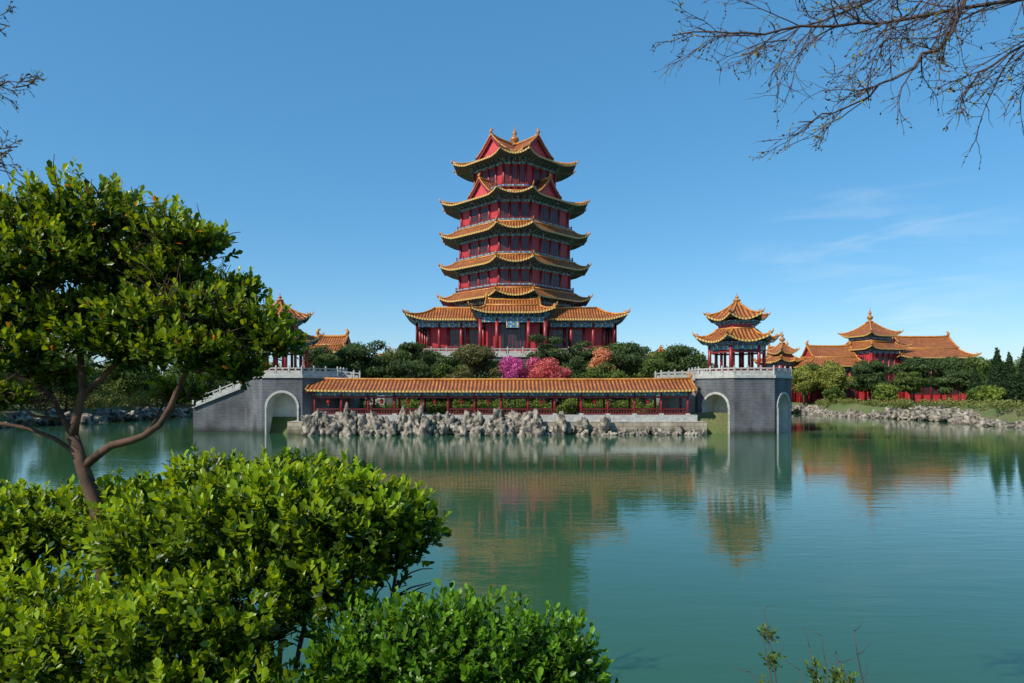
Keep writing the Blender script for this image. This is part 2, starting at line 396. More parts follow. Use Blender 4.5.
# ------------------------------------------------------------------ gate blocks with pavilions
def arch_face(b, p0, p1, z0, z1, aw, zs, mat, depth=2.5):
    L=math.hypot(p1[0]-p0[0],p1[1]-p0[1]); ex,ey=(p1[0]-p0[0])/L,(p1[1]-p0[1])/L; nx,ny=ey,-ex; c=L/2
    def Q(u,z,d=0): return (p0[0]+ex*u-nx*d,p0[1]+ey*u-ny*d,z)
    def quad(a,bb,cc,dd,m): b.add([a,bb,cc,dd],[(0,1,2,3)],m)
    quad(Q(0,z0),Q(c-aw,z0),Q(c-aw,z1),Q(0,z1),mat); quad(Q(c+aw,z0),Q(L,z0),Q(L,z1),Q(c+aw,z1),mat)
    K=14; arc=[(c-aw*math.cos(math.pi*k/K),zs+aw*math.sin(math.pi*k/K)) for k in range(K+1)]
    for (u,z),(u2,z2) in zip(arc[:-1],arc[1:]): quad(Q(u,z),Q(u2,z2),Q(u2,z1),Q(u,z1),mat)
    full=[(c-aw,z0)]+arc+[(c+aw,z0)]
    for (u,z),(u2,z2) in zip(full[:-1],full[1:]): quad(Q(u,z),Q(u2,z2),Q(u2,z2,depth),Q(u,z,depth),'plaster')
    b.add([Q(c-aw-.1,z0,depth),Q(c+aw+.1,z0,depth),Q(c+aw+.1,zs+aw+.1,depth),Q(c-aw-.1,zs+aw+.1,depth)],[(0,1,2,3)],'plaster')
    ring=[Q(u,z,-.04) for u,z in full]
    for a,d in zip(ring[:-1],ring[1:]): b.beam(a,d,.16,.24,'stone')
def pavilion(b, x, y, z, s=1.0):
    b.at(x,y,z,0); ph=0
    h=lambda r:ngon(6,r*s,ph)
    b.prism(h(3.5),0,.3*s,'stone')
    for (cx,cy) in h(3.0):
        b.tube([(cx,cy,.3*s),(cx,cy,3.4*s)],.19*s,'col',10)
    for (cx,cy) in h(1.7):
        b.tube([(cx,cy,.3*s),(cx,cy,3.6*s)],.16*s,'col',8)
    P=h(3.0)
    for p,q,L,ex,ey,nn,ang in side_frames(P):
        b.beam((*p,3.05*s),(*q,3.05*s),.2*s,.42*s,'beam'); b.beam((*p,2.6*s),(*q,2.6*s),.08*s,.2*s,'lat')
        b.beam((*p,.8*s),(*q,.8*s),.25*s,.1*s,'lat'); b.beam((*p,.55*s),(*q,.55*s),.08*s,.4*s,'lat')
    brackets(b,P,3.28*s,.42*s,.6*s,.55*s)
    skirt(b,h(4.2),h(2.2),3.75*s,5.1*s,.7*s,2.0*s,.4*s,.11*s,.18*s,h(3.0))
    b.prism(h(2.05),3.4*s,6.1*s,'red'); brackets(b,h(2.05),5.6*s,.45*s,.55*s,.5*s)
    skirt(b,h(3.1),h(.22),6.15*s,8.2*s,.65*s,1.6*s,.35*s,.10*s,.16*s,h(2.2),1.35)
    finial(b,0,0,8.0*s,1.25*s,.36*s)
def gatehouse(x, y, px, mirror):
    e=empty('gate_pavilion'); b=B(); b.at(x,y)
    ap=5.0; Rr=ap/math.cos(math.pi/8); P=ngon(8,Rr,math.pi/8)
    n=8; zt=5.75
    for i in range(n):
        p,q=P[i],P[(i+1)%n]; mid=math.degrees(math.atan2(p[1]+q[1],p[0]+q[0]))
        diag = abs(abs(mid)-135)<5 or abs(abs(mid)-45)<5
        arched = (diag and mid<0) if not mirror else (abs(mid+90)<5 or abs(mid)<5)
        if arched: arch_face(b,p,q,-1,zt,1.5 if not mirror else 1.65,2.7,'brick')
        else: b.add([(p[0],p[1],-1),(q[0],q[1],-1),(q[0],q[1],zt),(p[0],p[1],zt)],[(0,1,2,3)],'brick')
    b.prism(ngon(8,Rr+.18,math.pi/8),zt,zt+.28,'stone')
    balustrade(b,[(px_,py_,zt+.28) for px_,py_ in ngon(8,Rr-.1,math.pi/8)],.85,'stone',1.4,True)
    b.build('brick_base',e)
    b=B(); pavilion(b,px,75.3,6.03,1.0); b.build('pavilion',e)
    return e
g=gatehouse(24.9,75.1,24.8,False)
g2=gatehouse(-23.6,75.1,-25.6,True)
def wallrun(name,x0,x1,y,zt0,zt1,mat='ashlar',w=3.0):
    b=B(); 
    b.add([(x0,y,-1),(x1,y,-1),(x1,y,zt1),(x0,y,zt0),(x0,y+w,-1),(x1,y+w,-1),(x1,y+w,zt1),(x0,y+w,zt0)],[(0,1,2,3),(5,4,7,6),(3,2,6,7),(4,0,3,7),(1,5,6,2)],mat)
    b.beam((x0,y-.06,zt0+.1),(x1,y-.06,zt1+.1),.4,.22,'stone')
    balustrade(b,[(x0,y+.02,zt0+.2),(x1,y+.02,zt1+.2)],.85,'stone',1.4); balustrade(b,[(x0,y+w-.1,zt0+.2),(x1,y+w-.1,zt1+.2)],.85,'stone',1.4)
    return b.build(name)
wallrun('stone_bridge',16.2,20.7,74.2,5.5,5.6)
wallrun('stone_bridge',-19.0,-17.2,74.2,5.6,5.5)
wallrun('stone_bridge',-34.2,-28.4,73.2,2.6,4.9,'brick')

# ------------------------------------------------------------------ covered corridor
co=empty('covered_corridor'); b=B(); X0,X1,YF,YB=-20.7,18.5,70.3,73.3
b.at(0,0); b.prism([(X0-.4,69.6),(X1+.4,69.6),(X1+.4,74.1),(X0-.4,74.1)],1.3,1.95,'stone')
nb=14; st=(X1-X0-.8)/nb
for yy in (YF,YB):
    for i in range(nb+1):
        x=X0+.4+st*i; b.tube([(x,yy,1.95),(x,yy,4.3)],.13,'col',8); b.box((x,yy,2.03),(.42,.42,.16),'stone')
    b.beam((X0+.2,yy,4.12),(X1-.2,yy,4.12),.2,.36,'beam'); b.beam((X0+.4,yy,3.78),(X1-.4,yy,3.78),.06,.2,'lat')
    b.beam((X0+.2,yy,4.4),(X1-.2,yy,4.4),.3,.1,'dougong')
    for i in range(nb):
        if i in(4,9) : continue
        xa=X0+.4+st*i+.13; xb=xa+st-.26
        b.beam((xa,yy,2.55),(xb,yy,2.55),.28,.07,'lat'); b.beam((xa,yy,2.05),(xb,yy,2.05),.07,.08,'lat')
        for k in range(9): b.box((xa+(xb-xa)*(k+.5)/9,yy,2.3),(.07,.06,.5),'lat')
for i in range(nb+1):
    x=X0+.4+st*i; b.beam((x,YF,4.2),(x,YB,4.2),.16,.24,'beam')
b.build('frame',co)
b=B(); b.at((X0+X1)/2,(YF+YB)/2); gable_roof(b,(X1-X0)/2+.3,2.35,4.42,5.55,rr=.11,curl=.12,power=1.15); b.build('roof',co)
b=B()
for i in range(nb):
    if i%2==0 or i in(3,5):
        x=X0+.4+st*(i+.5); z=3.35
        b.tube([(x,YF+.1,3.7),(x,YF+.1,3.6)],.02,'gold',5)
        b.tube([(x,YF+.1,z+d) for d in(.26,.22,.1,0,-.1,-.2,-.24)],[.07,.12,.19,.21,.19,.12,.07],'lant',10)
        b.tube([(x,YF+.1,z-.24),(x,YF+.1,z-.5)],[.03,.05],'gold',5)
b.build('lanterns',co)
b=B(); b.prism([(X0-2,69.0),(X1+1.2,69.0),(X1+1.2,72),(X0-2,72)],-1,1.3,'bank','stone'); b.build('retaining_wall')

# ------------------------------------------------------------------ other halls
def hall(name,x,y,z0,hl,hw,zw,ze,zr,ang=0,bays=7):
    e=empty(name); b=B(); b.at(x,y,0,ang)
    storey(b,rect(hl-1.3,hw-1.3),z0,ze+.1,bays,tuple(range(1,bays-1)),.22,.5,'red',False,.8,.7)
    zi=ze+(zr-ze)*.42; ih=hl-2.6; iw=hw*.55
    skirt(b,rect(hl,hw),rect(ih,iw),ze,zi,.6,3,.3,.17,.24,rect(hl-.8,hw-.8))
    gable_roof(b,ih+.2,iw+.1,zi,zr,rr=.2,curl=.25)
    b.build('hall',e); return e
hall('temple_hall',99.5,166,2,9.0,7,12,12.8,18.0)
hall('temple_hall',76,164,2,7.6,6,10,10.8,15.6,0)
hall('temple_hall',67,172,2,4.6,6,10,12.0,16.0,-.5,5)
hall('temple_hall',-31,118,2,5.0,5,9,11.2,14.0,0,5)
def tower2(name,x,y,z0,r1,r2,z1,z2,zt,zf):
    e=empty(name); b=B(); b.at(x,y,0,.35)
    storey(b,rect(r1-1.3,r1-1.3),z0,z1+.1,5,(1,2,3),.22,.5,'red',False,.8,.7)
    skirt(b,rect(r1,r1),rect(r2-1,r2-1),z1,z1+1.8,.7,2.6,.3,.17,.24,rect(r1-.8,r1-.8))
    storey(b,rect(r2-1.3,r2-1.3),z1+1,z2+.1,3,(0,1,2),.2,.4,'red',False,.7,.6)
    skirt(b,rect(r2,r2),rect(.3,.3),z2,zt,.8,2.4,.3,.17,.24,rect(r2-.8,r2-.8),1.35)
    finial(b,0,0,zt-.2,zf-zt,.6); b.build('tower',e)
tower2('temple_tower',86,164,2,5.7,4.4,14.8,18.0,21.6,25.4)
tower2('temple_tower',66.5,168,2,3.2,2.3,12.2,14.2,16.8,20.2)
for (x,y,z,s) in ((-17.9,100,5.6,.62),(21.8,100,5.8,.62)):
    e=empty('garden_pavilion'); b=B(); b.at(x,y); b.prism(rect(3,3),1.5,z,'stone'); pavilion(b,x,y,z,s); b.build('pavilion',e)

# ------------------------------------------------------------------ terrain, water
def smooth(t): t=np.clip(t,0,1); return t*t*(3-2*t)
xs=np.unique(np.concatenate([np.linspace(-3000,-160,14),np.linspace(-160,-8,62),np.linspace(-8,8,41),np.linspace(8,170,66),np.linspace(170,3000,14)]))
ys=np.unique(np.concatenate([np.linspace(-600,-10,8),np.linspace(-10,8,46),np.linspace(8,64,16),np.linspace(64,240,89),np.linspace(240,4000,16)]))
X,Y=np.meshgrid(xs,ys)
def H(X,Y):
    w=np.sin(X*.9)*.15+np.sin(X*.37+1)*.2
    h=2.4-4.6*smooth((Y-2.9-w*.5)/2.6)
    rise=smooth((X-90)/120)*1.5
    h=np.maximum(h,-2+smooth((X-(62+1.6*np.sin(Y*.13)))/5)*4.2+rise*(X>60))
    h=np.maximum(h,-2+smooth((Y-(151+3*np.sin(X*.07)))/6)*4.3)
    h=np.maximum(h,-2+smooth((-X-(60+2*np.sin(Y*.1)))/5)*4.0)
    d=np.minimum(27-np.abs(X+.5),34.5-np.abs(Y-105.2)); isl=-2+3.9*smooth(d/1.2+.2)
    h=np.maximum(h,isl)
    h=h+np.where(h>1.8,(np.sin(X*.21+Y*.13)+np.sin(X*.09-Y*.17))*.12,0)*(Y>5)
    return h
Z=H(X,Y)
V=np.stack([X.ravel(),Y.ravel(),Z.ravel()],1); nx_=len(xs); ny_=len(ys)
idx=np.arange(nx_*ny_).reshape(ny_,nx_)
Fq=np.stack([idx[:-1,:-1].ravel(),idx[:-1,1:].ravel(),idx[1:,1:].ravel(),idx[1:,:-1].ravel()],1)
def npmesh(name,V,F,mats,col=None,parent=None,smooth_=False):
    me=bpy.data.meshes.new(name); me.vertices.add(len(V)); me.vertices.foreach_set('co',V.astype(np.float32).ravel())
    k=F.shape[1]; me.loops.add(F.size); me.loops.foreach_set('vertex_index',F.astype(np.int32).ravel())
    me.polygons.add(len(F)); me.polygons.foreach_set('loop_start',np.arange(0,F.size,k,dtype=np.int32))
    if smooth_: me.polygons.foreach_set('use_smooth',np.ones(len(F),dtype=bool))
    if col is not None:
        a=me.color_attributes.new('col','FLOAT_COLOR','POINT')
        a.data.foreach_set('color',np.concatenate([col,np.ones((len(col),1))],1).astype(np.float32).ravel())
    me.update(calc_edges=True); me.validate()
    for m in mats: me.materials.append(m)
    ob=bpy.data.objects.new(name,me); sc.collection.objects.link(ob)
    if parent: ob.parent=parent
    return ob
gm,nt,p,out=newmat('grass_and_earth')
tc=N(nt,'ShaderNodeTexCoord'); n1=N(nt,'ShaderNodeTexNoise'); n1.inputs['Scale'].default_value=.25; n1.inputs['Detail'].default_value=8
n2=N(nt,'ShaderNodeTexNoise'); n2.inputs['Scale'].default_value=6; n2.inputs['Detail'].default_value=6
nt.links.new(tc.outputs['Object'],n1.inputs[0]); nt.links.new(tc.outputs['Object'],n2.inputs[0])
c=mixc(nt,ramp(nt,n1.outputs[0],[(.4,(0,0,0)),(.62,(1,1,1))]).outputs[0],(0.10,0.15,0.03),(0.17,0.16,0.07))
c=mixc(nt,ramp(nt,n2.outputs[0],[(.4,(0,0,0)),(.7,(.6,.6,.6))]).outputs[0],c,(0.035,0.05,0.015))
nt.links.new(c,p.inputs['Base Color']); p.inputs['Roughness'].default_value=.95
npmesh('ground',V,Fq,[gm],smooth_=True)

wm,nt,p,out=newmat('lake_water')
p.inputs['Base Color'].default_value=(0.030,0.098,0.046,1); p.inputs['Roughness'].default_value=.015; p.inputs['IOR'].default_value=1.36
tc=N(nt,'ShaderNodeTexCoord')
def wn(sx,sy,s,d,rot=0):
    mp=N(nt,'ShaderNodeMapping'); mp.inputs['Scale'].default_value=(sx,sy,1); mp.inputs['Rotation'].default_value=(0,0,rot)
    nt.links.new(tc.outputs['Object'],mp.inputs[0]); n=N(nt,'ShaderNodeTexNoise'); n.inputs['Scale'].default_value=s; n.inputs['Detail'].default_value=d; n.inputs['Distortion'].default_value=.4
    nt.links.new(mp.outputs[0],n.inputs[0]); return n.outputs[0]
a=wn(.4,1.4,1.3,2,.1); c2=wn(.5,1.5,5.5,3,-.1); big=wn(.1,.25,.25,3,.2)
patch=ramp(nt,big,[(.38,(.22,.22,.22)),(.65,(1,1,1))]).outputs[0]
hsum=math_(nt,'ADD',math_(nt,'MULTIPLY',a,1.0),math_(nt,'MULTIPLY',c2,.28))
hsum=math_(nt,'MULTIPLY',hsum,patch)
bp=N(nt,'ShaderNodeBump'); bp.inputs['Strength'].default_value=1; bp.inputs['Distance'].default_value=.012
nt.links.new(hsum,bp.inputs['Height']); nt.links.new(bp.outputs[0],p.inputs['Normal'])
bpy.ops.mesh.primitive_plane_add(size=1,location=(0,100,0)); w=bpy.context.object; w.name='lake_water'; w.scale=(400,300,1)
bpy.context.view_layer.update()
w.data.transform(w.matrix_world); w.matrix_world.identity(); w.data.materials.append(wm)

# ------------------------------------------------------------------ rocks
import bmesh
bm=bmesh.new(); bmesh.ops.create_icosphere(bm,subdivisions=3,radius=1); bm.verts.ensure_lookup_table()
IV=np.array([v.co[:] for v in bm.verts]); IF=np.array([[v.index for v in f.verts] for f in bm.faces]); bm.free()
def rocks(name,items):
    Vs=[];Fs=[];o=0
    for (x,y,z,sx,sy,sz) in items:
        off=Vector((R.uniform(-50,50),R.uniform(-50,50),R.uniform(-50,50)))
        P=IV.copy()
        for i in range(len(P)):
            q=Vector(P[i]); n=noise.noise(q*1.2+off)*.7-abs(noise.noise(q*2.3+off))*.75+noise.cell(q*2.2+off)*.22+noise.noise(q*6+off)*.2
            P[i]*= max(.25,1.1+n)
        a=R.uniform(0,6.28); ca,sa=math.cos(a),math.sin(a); tl=R.uniform(-.5,.5)
        P=P*np.array([sx,sy,sz]); P=np.stack([P[:,0]+tl*P[:,2],P[:,1],P[:,2]-tl*.4*P[:,0]],1)
        P=np.stack([P[:,0]*ca-P[:,1]*sa,P[:,0]*sa+P[:,1]*ca,P[:,2]],1)+np.array([x,y,z])
        Vs.append(P);Fs.append(IF+o);o+=len(P)
    return npmesh(name,np.concatenate(Vs),np.concatenate(Fs),[M['rock']])
it=[]
for i in range(190):
    x=R.uniform(-20.4,3); k=R.random(); s=R.uniform(.25,.75)
    it.append((x,69.0-1.7*(1-k)+R.uniform(-.2,.2),.0+k*1.35,s,s*.8,s*R.uniform(.8,1.9)))
for i in range(70):
    x=R.uniform(3,19.2); k=R.random()**2; s=R.uniform(.18,.45)
    it.append((x,68.9-.9*(1-k),-.05+k*.6,s,s*.8,s*R.uniform(.7,1.4)))
for x,h in ((-11.2,1.5),(-9.8,1.3),(-3.2,1.3),(1.4,1.2),(-16.5,1.4),(-19.5,1.4),(-6.4,1.3),(-13.8,1.2),(5.0,1.0),(9.3,.9),(7.2,.8)):
    it.append((x,68.4,1.1,.5,.4,h))
rocks('rockery',it)
it=[]
for i in range(250):
    y=R.uniform(60,152); x=62+1.6*math.sin(y*.13)+R.uniform(.6,3.6); s=R.uniform(.3,.95)
    it.append((x,y,max(0,(x-63.4)*.45)+R.uniform(-.2,.2),s,s,s*R.uniform(.6,1.1)))
for i in range(90):
    x=R.uniform(20,66); y=151+3*math.sin(x*.07)+R.uniform(.5,4); s=R.uniform(.5,1.1)
    it.append((x,y,R.uniform(.2,1.4),s,s,s*.8))
for i in range(110):
    y=R.uniform(60,150); x=-(60+2*math.sin(y*.1))-R.uniform(.6,4); s=R.uniform(.5,1.2)
    it.append((x,y,R.uniform(.1,1.4),s,s,s*.8))
rocks('shore_rocks',it)

# ------------------------------------------------------------------ foliage (small leaves)
def leaf_quads(C,Nrm,size,rng,asp=.6):
    n=len(C); t=rng.normal(size=(n,3)); t-=Nrm*np.sum(t*Nrm,1,keepdims=True); t/=np.linalg.norm(t,axis=1,keepdims=True)+1e-9
    b2=np.cross(Nrm,t); s=(size*rng.uniform(.6,1.3,n))[:,None]
    V=np.stack([C-t*s*.5,C+b2*s*asp*.5,C+t*s*.5,C-b2*s*asp*.5],1).reshape(-1,3)
    return V,np.arange(4*n).reshape(n,4)
def cloud(clumps,dens,size,ca,cb,rng,shell=.55,flat=1.0):
    Cs=[];Ns=[];Co=[]
    for (x,y,z,rx,rz) in clumps:
        n=max(20,int(dens*rx*(rx+rz)/2)); d=rng.normal(size=(n,3)); d/=np.linalg.norm(d,axis=1,keepdims=True)
        r=(shell+(1-shell)*rng.random(n)**.7)*(1+.22*np.sin(d[:,0]*5+x)*np.cos(d[:,1]*6+y))
        r*=np.where(rng.random(n)<.12,1.18,1)
        P=d*r[:,None]*np.array([rx,rx,rz])+np.array([x,y,z]); nn=d+rng.normal(size=(n,3))*.7; nn/=np.linalg.norm(nn,axis=1,keepdims=True)
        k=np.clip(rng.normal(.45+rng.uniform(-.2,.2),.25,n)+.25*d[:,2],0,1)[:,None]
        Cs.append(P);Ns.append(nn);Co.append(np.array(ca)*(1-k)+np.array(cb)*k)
    C=np.concatenate(Cs);Nn=np.concatenate(Ns);Cc=np.concatenate(Co)
    V,F=leaf_quads(C,Nn,size,rng,.65); return V,F,np.repeat(Cc,4,0)
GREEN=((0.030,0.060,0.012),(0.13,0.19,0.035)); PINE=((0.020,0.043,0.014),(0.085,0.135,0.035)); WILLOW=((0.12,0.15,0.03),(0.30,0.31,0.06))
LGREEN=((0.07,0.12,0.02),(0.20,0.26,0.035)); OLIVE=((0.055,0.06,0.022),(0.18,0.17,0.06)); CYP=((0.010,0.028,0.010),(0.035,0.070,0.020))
def tree(name,x,y,z0,h,r,pal=GREEN,style='round',size=.26,dens=420,n=None):
    rng=np.random.default_rng(int(abs(x*131+y*17))+3); e=empty(name); b=B()
    cl=[]; th=h*(.38 if style!='cone' else .1)
    b.tube([(x,y,z0-.4),(x+.1*R.uniform(-1,1),y,z0+th*.6),(x+R.uniform(-.3,.3),y,z0+h*.8)],[h*.028,h*.022,h*.008],'bark',7)
    n=n or int(10+r*3.2)
    for i in range(n):
        if style=='cone':
            t=(i+.5)/n; rr=r*(1-t)**.8*.75+.15; a=i*2.4; cl.append((x+math.cos(a)*r*(1-t)*.25,y+math.sin(a)*r*(1-t)*.25,z0+h*(.08+.86*t),rr,h/n*1.7)); continue
        a=rng.uniform(0,6.28); t=rng.random()
        if style=='pine':
            zz=z0+h*(.40+.52*t); rad=r*math.sqrt(rng.random())*(1.05-.55*t); cr=r*rng.uniform(.28,.44); cz=cr*.48
        else:
            zz=z0+h*(.34+.52*t); rad=r*.78*math.sqrt(rng.random())*math.sin(math.pi*(.18+.72*t)); cr=r*rng.uniform(.25,.42); cz=cr*.8
        cx,cy=x+math.cos(a)*rad,y+math.sin(a)*rad; cl.append((cx,cy,zz,cr,cz))
        if i%2==0: b.tube([(x,y,z0+th*.7+t*h*.2),((x+cx)/2,(y+cy)/2,zz-.2*h*.3),(cx,cy,zz)],[h*.013,h*.009,h*.004],'bark',5)
    b.build('trunk_and_limbs',e)
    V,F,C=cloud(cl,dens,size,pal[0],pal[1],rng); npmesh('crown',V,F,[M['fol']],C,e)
for (x,y,h,r,pal,stl) in ((-17.6,80,8.6,3.6,PINE,'pine'),(-20.8,82,7.6,3.0,GREEN,'pine'),(-12.0,80,7.6,3.1,PINE,'pine'),(-8.3,84,6.6,2.6,GREEN,'round'),
   (-4.1,80,8.0,3.4,OLIVE,'pine'),(-14.7,85,8.3,3.0,GREEN,'round'),(-9.6,88,8.2,3.0,PINE,'pine'),(-1.0,86,7.4,2.8,PINE,'round'),
   (4.6,86,10.0,3.2,PINE,'pine'),(7.6,82,7.2,3.0,PINE,'round'),(13.2,82,8.6,3.5,PINE,'pine'),(10.4,79,6.2,2.6,GREEN,'round'),(10.0,88,8.5,3,GREEN,'pine'),
   (16.8,80,6.2,3.0,GREEN,'pine'),(19.0,85,8.2,3.0,GREEN,'round'),(22.0,83.5,8.6,3.6,PINE,'pine'),(-24,86,8.6,3.4,PINE,'round'),(15.6,90,10,3.2,PINE,'pine'),(-19,90,9.4,3.2,PINE,'pine'),(24,90,8,3,GREEN,'round'),
   (-12.4,87.5,9.0,3.0,PINE,'pine'),(-6.5,88.2,8.6,2.6,GREEN,'pine'),(8.2,88,9.4,2.8,PINE,'pine'),(12.8,88,9.6,3.0,GREEN,'pine')):
    tree('pine_tree' if stl=='pine' else 'garden_tree',x,y,2,h,r,pal,stl)
PK=((0.34,0.03,0.19),(0.72,0.16,0.48)); CR=((0.45,0.06,0.09),(0.75,0.24,0.22)); OR=((0.42,0.15,0.07),(0.66,0.30,0.16))
tree('blossom_tree',.1,77.6,2,6.8,2.3,PK,'round',.2,650); tree('blossom_tree',3.9,78,2,6.4,2.8,CR,'round',.2,540)
tree('blossom_tree',2.2,79.5,2,6.6,2.4,((0.34,0.04,0.13),(0.68,0.16,0.30)),'round',.2,600); tree('blossom_tree',5.9,79,2,5.4,1.9,CR,'round',.2,560)
tree('maple_tree',10.7,81,2,8.4,2.1,OR,'round',.22,600)
cl=[(x+R.uniform(-.4,.4),R.uniform(75.8,77.5),2.2+R.uniform(0,.7),R.uniform(.7,1.3),R.uniform(.5,1.0)) for x in np.arange(-20,19,.75)]
V,F,C=cloud(cl,600,.17,(0.045,0.09,0.015),(0.20,0.28,0.045),NR); npmesh('clipped_hedge',V,F,[M['fol']],C)
cl=[(x+R.uniform(-.8,.8),R.uniform(80,84),3.5+R.uniform(0,2.6),R.uniform(1.2,2.0),R.uniform(1.0,1.8)) for x in np.arange(-20,22,1.3)]
V,F,C=cloud(cl,420,.24,PINE[0],GREEN[1],NR); npmesh('shrubbery',V,F,[M['fol']],C)
# right bank
for (x,y,h,r,pal,stl) in ((65,152,8.8,4.0,WILLOW,'round'),(70.5,150,9.8,4.4,WILLOW,'round'),(75,142,8.8,4.4,PINE,'pine'),(79,151,10.2,4.5,PINE,'round'),(76,130,6.5,3.6,GREEN,'pine'),(68,157,9.8,4,GREEN,'round'),(73,156,10,4,GREEN,'round'),
   (86,146,10.0,4.8,PINE,'pine'),(92,144,10.2,4.8,PINE,'round'),(84,128,6.6,3.6,PINE,'pine'),(98,145,10.4,5,GREEN,'round'),(104,148,9.6,5,PINE,'round'),(90,124,6,3.4,GREEN,'round'),
   (110,152,9.5,5,GREEN,'round'),(117,160,10,5,PINE,'round'),(124,165,11,5,GREEN,'round'),(70,128,4.2,2.6,LGREEN,'round'),(78,114,3.6,2.6,GREEN,'round'),(73,104,3.2,2.4,LGREEN,'round'),(82,108,4,3,PINE,'round'),(66,140,3.5,2.4,GREEN,'round'),
   (95,132,7,3.6,PINE,'pine'),(102,134,7.5,4,GREEN,'round'),(88,118,5,2.6,PINE,'round'),(60,158,7,3.5,WILLOW,'round'),(52,160,6,4,GREEN,'round'),(44,161,6,4,GREEN,'round'),(35,163,8,4,GREEN,'round')):
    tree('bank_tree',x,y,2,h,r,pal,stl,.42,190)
for (x,y,h,r) in ((74.6,105,9.2,1.9),(77.2,106,8.6,1.8),(79.6,106,9.4,1.8),(86.5,122,9.2,1.8),(80,118,7.0,1.5)): tree('cypress_tree',x,y,2.1,h,r,CYP,'cone',.30,620,15)
cl=[]
for y in np.arange(62,150,1.1):
    x=65.5+1.6*math.sin(y*.13)+R.uniform(0,5); cl.append((x,y,2.2+R.uniform(0,.5),R.uniform(.8,1.7),R.uniform(.5,1.1)))
for y in np.arange(55,150,1.0):
    x=-(64.5+1.6*math.sin(y*.1))-R.uniform(0,5); cl.append((x,y,2.2+R.uniform(0,1.3),R.uniform(1.2,2.2),R.uniform(.8,1.7)))
for x in np.arange(-64,60,1.6): cl.append((x,R.uniform(157,162),2.6+R.uniform(0,1.3),R.uniform(1.4,2.6),R.uniform(1,2)))
V,F,C=cloud(cl,150,.3,(0.08,0.11,0.025),(0.25,0.26,0.07),NR); npmesh('bank_shrubs',V,F,[M['fol']],C)
cl=[(x+R.uniform(-2,2),R.uniform(176,205),4+R.uniform(0,4.0),R.uniform(3,5.5),R.uniform(2.5,4.4)) for x in np.arange(-230,250,2.4)]
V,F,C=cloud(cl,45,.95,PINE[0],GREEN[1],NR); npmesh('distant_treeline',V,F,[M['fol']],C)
# left bank
for (x,y,h,r,pal) in ((-66,84,9,4.5,WILLOW),(-72,92,9,5,WILLOW),(-64,98,8,4.4,GREEN),(-68,106,9,4.5,WILLOW),(-78,100,9,5,GREEN),(-65,116,9,4.6,GREEN),(-82,88,10,5,WILLOW),(-70,126,9,5,GREEN),(-47,160,9,5,GREEN),(-56,158,10,5,WILLOW),(-38,160,9,5,GREEN),(-66,138,9,5,GREEN),(-64,148,9,5,PINE),(-68,74,8,4,GREEN),(-76,78,9,5,WILLOW)):
    tree('willow_tree',x,y,2,h,r,pal,'round',.38,190)

# ------------------------------------------------------------------ near shrubs with modelled leaves
LT=np.array([[0,0,0],[.33,.19,.05],[.72,.25,.07],[1,0,-.02],[.72,-.25,.07],[.33,-.19,.05],[.36,0,0],[.74,0,.005]])
LF=np.array([[0,6,1],[0,5,6],[1,6,7],[1,7,2],[6,5,4],[6,4,7],[2,7,3],[7,4,3]])
def shoots(clumps,per,L,rng,ca,cb,old,nl=8,shell=.62,orange=0):
    A=[];D=[];K=[]
    for (x,y,z,rx,rz) in clumps:
        n=int(per*rx*rx*(1.2)); d=rng.normal(size=(n,3)); d/=np.linalg.norm(d,axis=1,keepdims=True)
        lump=1+.20*np.sin(d[:,0]*6+x*9)*np.cos(d[:,1]*5+z*7)+.12*np.sin(d[:,2]*11+x*5)+.12*np.sin(d[:,0]*15+z*20)*np.cos(d[:,1]*13+x*8)
        r=(shell+(1-shell)*rng.random(n)**.6)*lump
        stick=rng.random(n)<.08; r=np.where(stick,r*1.25,r)
        P=d*r[:,None]*np.array([rx,rx,rz])+np.array([x,y,z])
        s=d*.8+np.array([0,0,.75])+rng.normal(size=(n,3))*.3; s/=np.linalg.norm(s,axis=1,keepdims=True)
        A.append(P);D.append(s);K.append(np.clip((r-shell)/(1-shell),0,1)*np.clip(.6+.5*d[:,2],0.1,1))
    A=np.concatenate(A);D=np.concatenate(D);K=np.concatenate(K); n=len(A)
    t=rng.normal(size=(n,3)); t-=D*np.sum(t*D,1,keepdims=True); t/=np.linalg.norm(t,axis=1,keepdims=True); u=np.cross(D,t)
    Vs=[];Cs=[]
    for k in range(nl):
        ph=k*2.4+rng.uniform(-.3,.3,n); open_=np.clip(.40+.09*k+rng.normal(0,.15,n),.2,1.35)
        rad=t*np.cos(ph)[:,None]+u*np.sin(ph)[:,None]
        dx=D*np.cos(open_)[:,None]+rad*np.sin(open_)[:,None]; dz=D*np.sin(open_)[:,None]-rad*np.cos(open_)[:,None]
        dy=np.cross(dz,dx); l=L*rng.uniform(.6,1.2,n)*(1-.03*k)
        base=A-D*(.008*k)
        P=base[:,None,:]+l[:,None,None]*(LT[None,:,0,None]*dx[:,None,:]+LT[None,:,1,None]*dy[:,None,:]+LT[None,:,2,None]*dz[:,None,:])
        Vs.append(P.reshape(-1,3))
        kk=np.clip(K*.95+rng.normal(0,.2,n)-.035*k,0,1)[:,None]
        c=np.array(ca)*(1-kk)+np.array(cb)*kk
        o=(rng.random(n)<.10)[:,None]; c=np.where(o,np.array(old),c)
        if orange: 
            o=(rng.random(n)<orange)[:,None]; c=np.where(o,np.array((.5,.18,.02)),c)
        Cs.append(np.repeat(c,8,0))
    V=np.concatenate(Vs); m=len(V)//8
    F=(LF[None]+(np.arange(m)*8)[:,None,None]).reshape(-1,3)
    return V,F,np.concatenate(Cs)
DK=(0.013,0.045,0.006); BR=(0.33,0.47,0.020); OLD=(0.025,0.07,0.010)
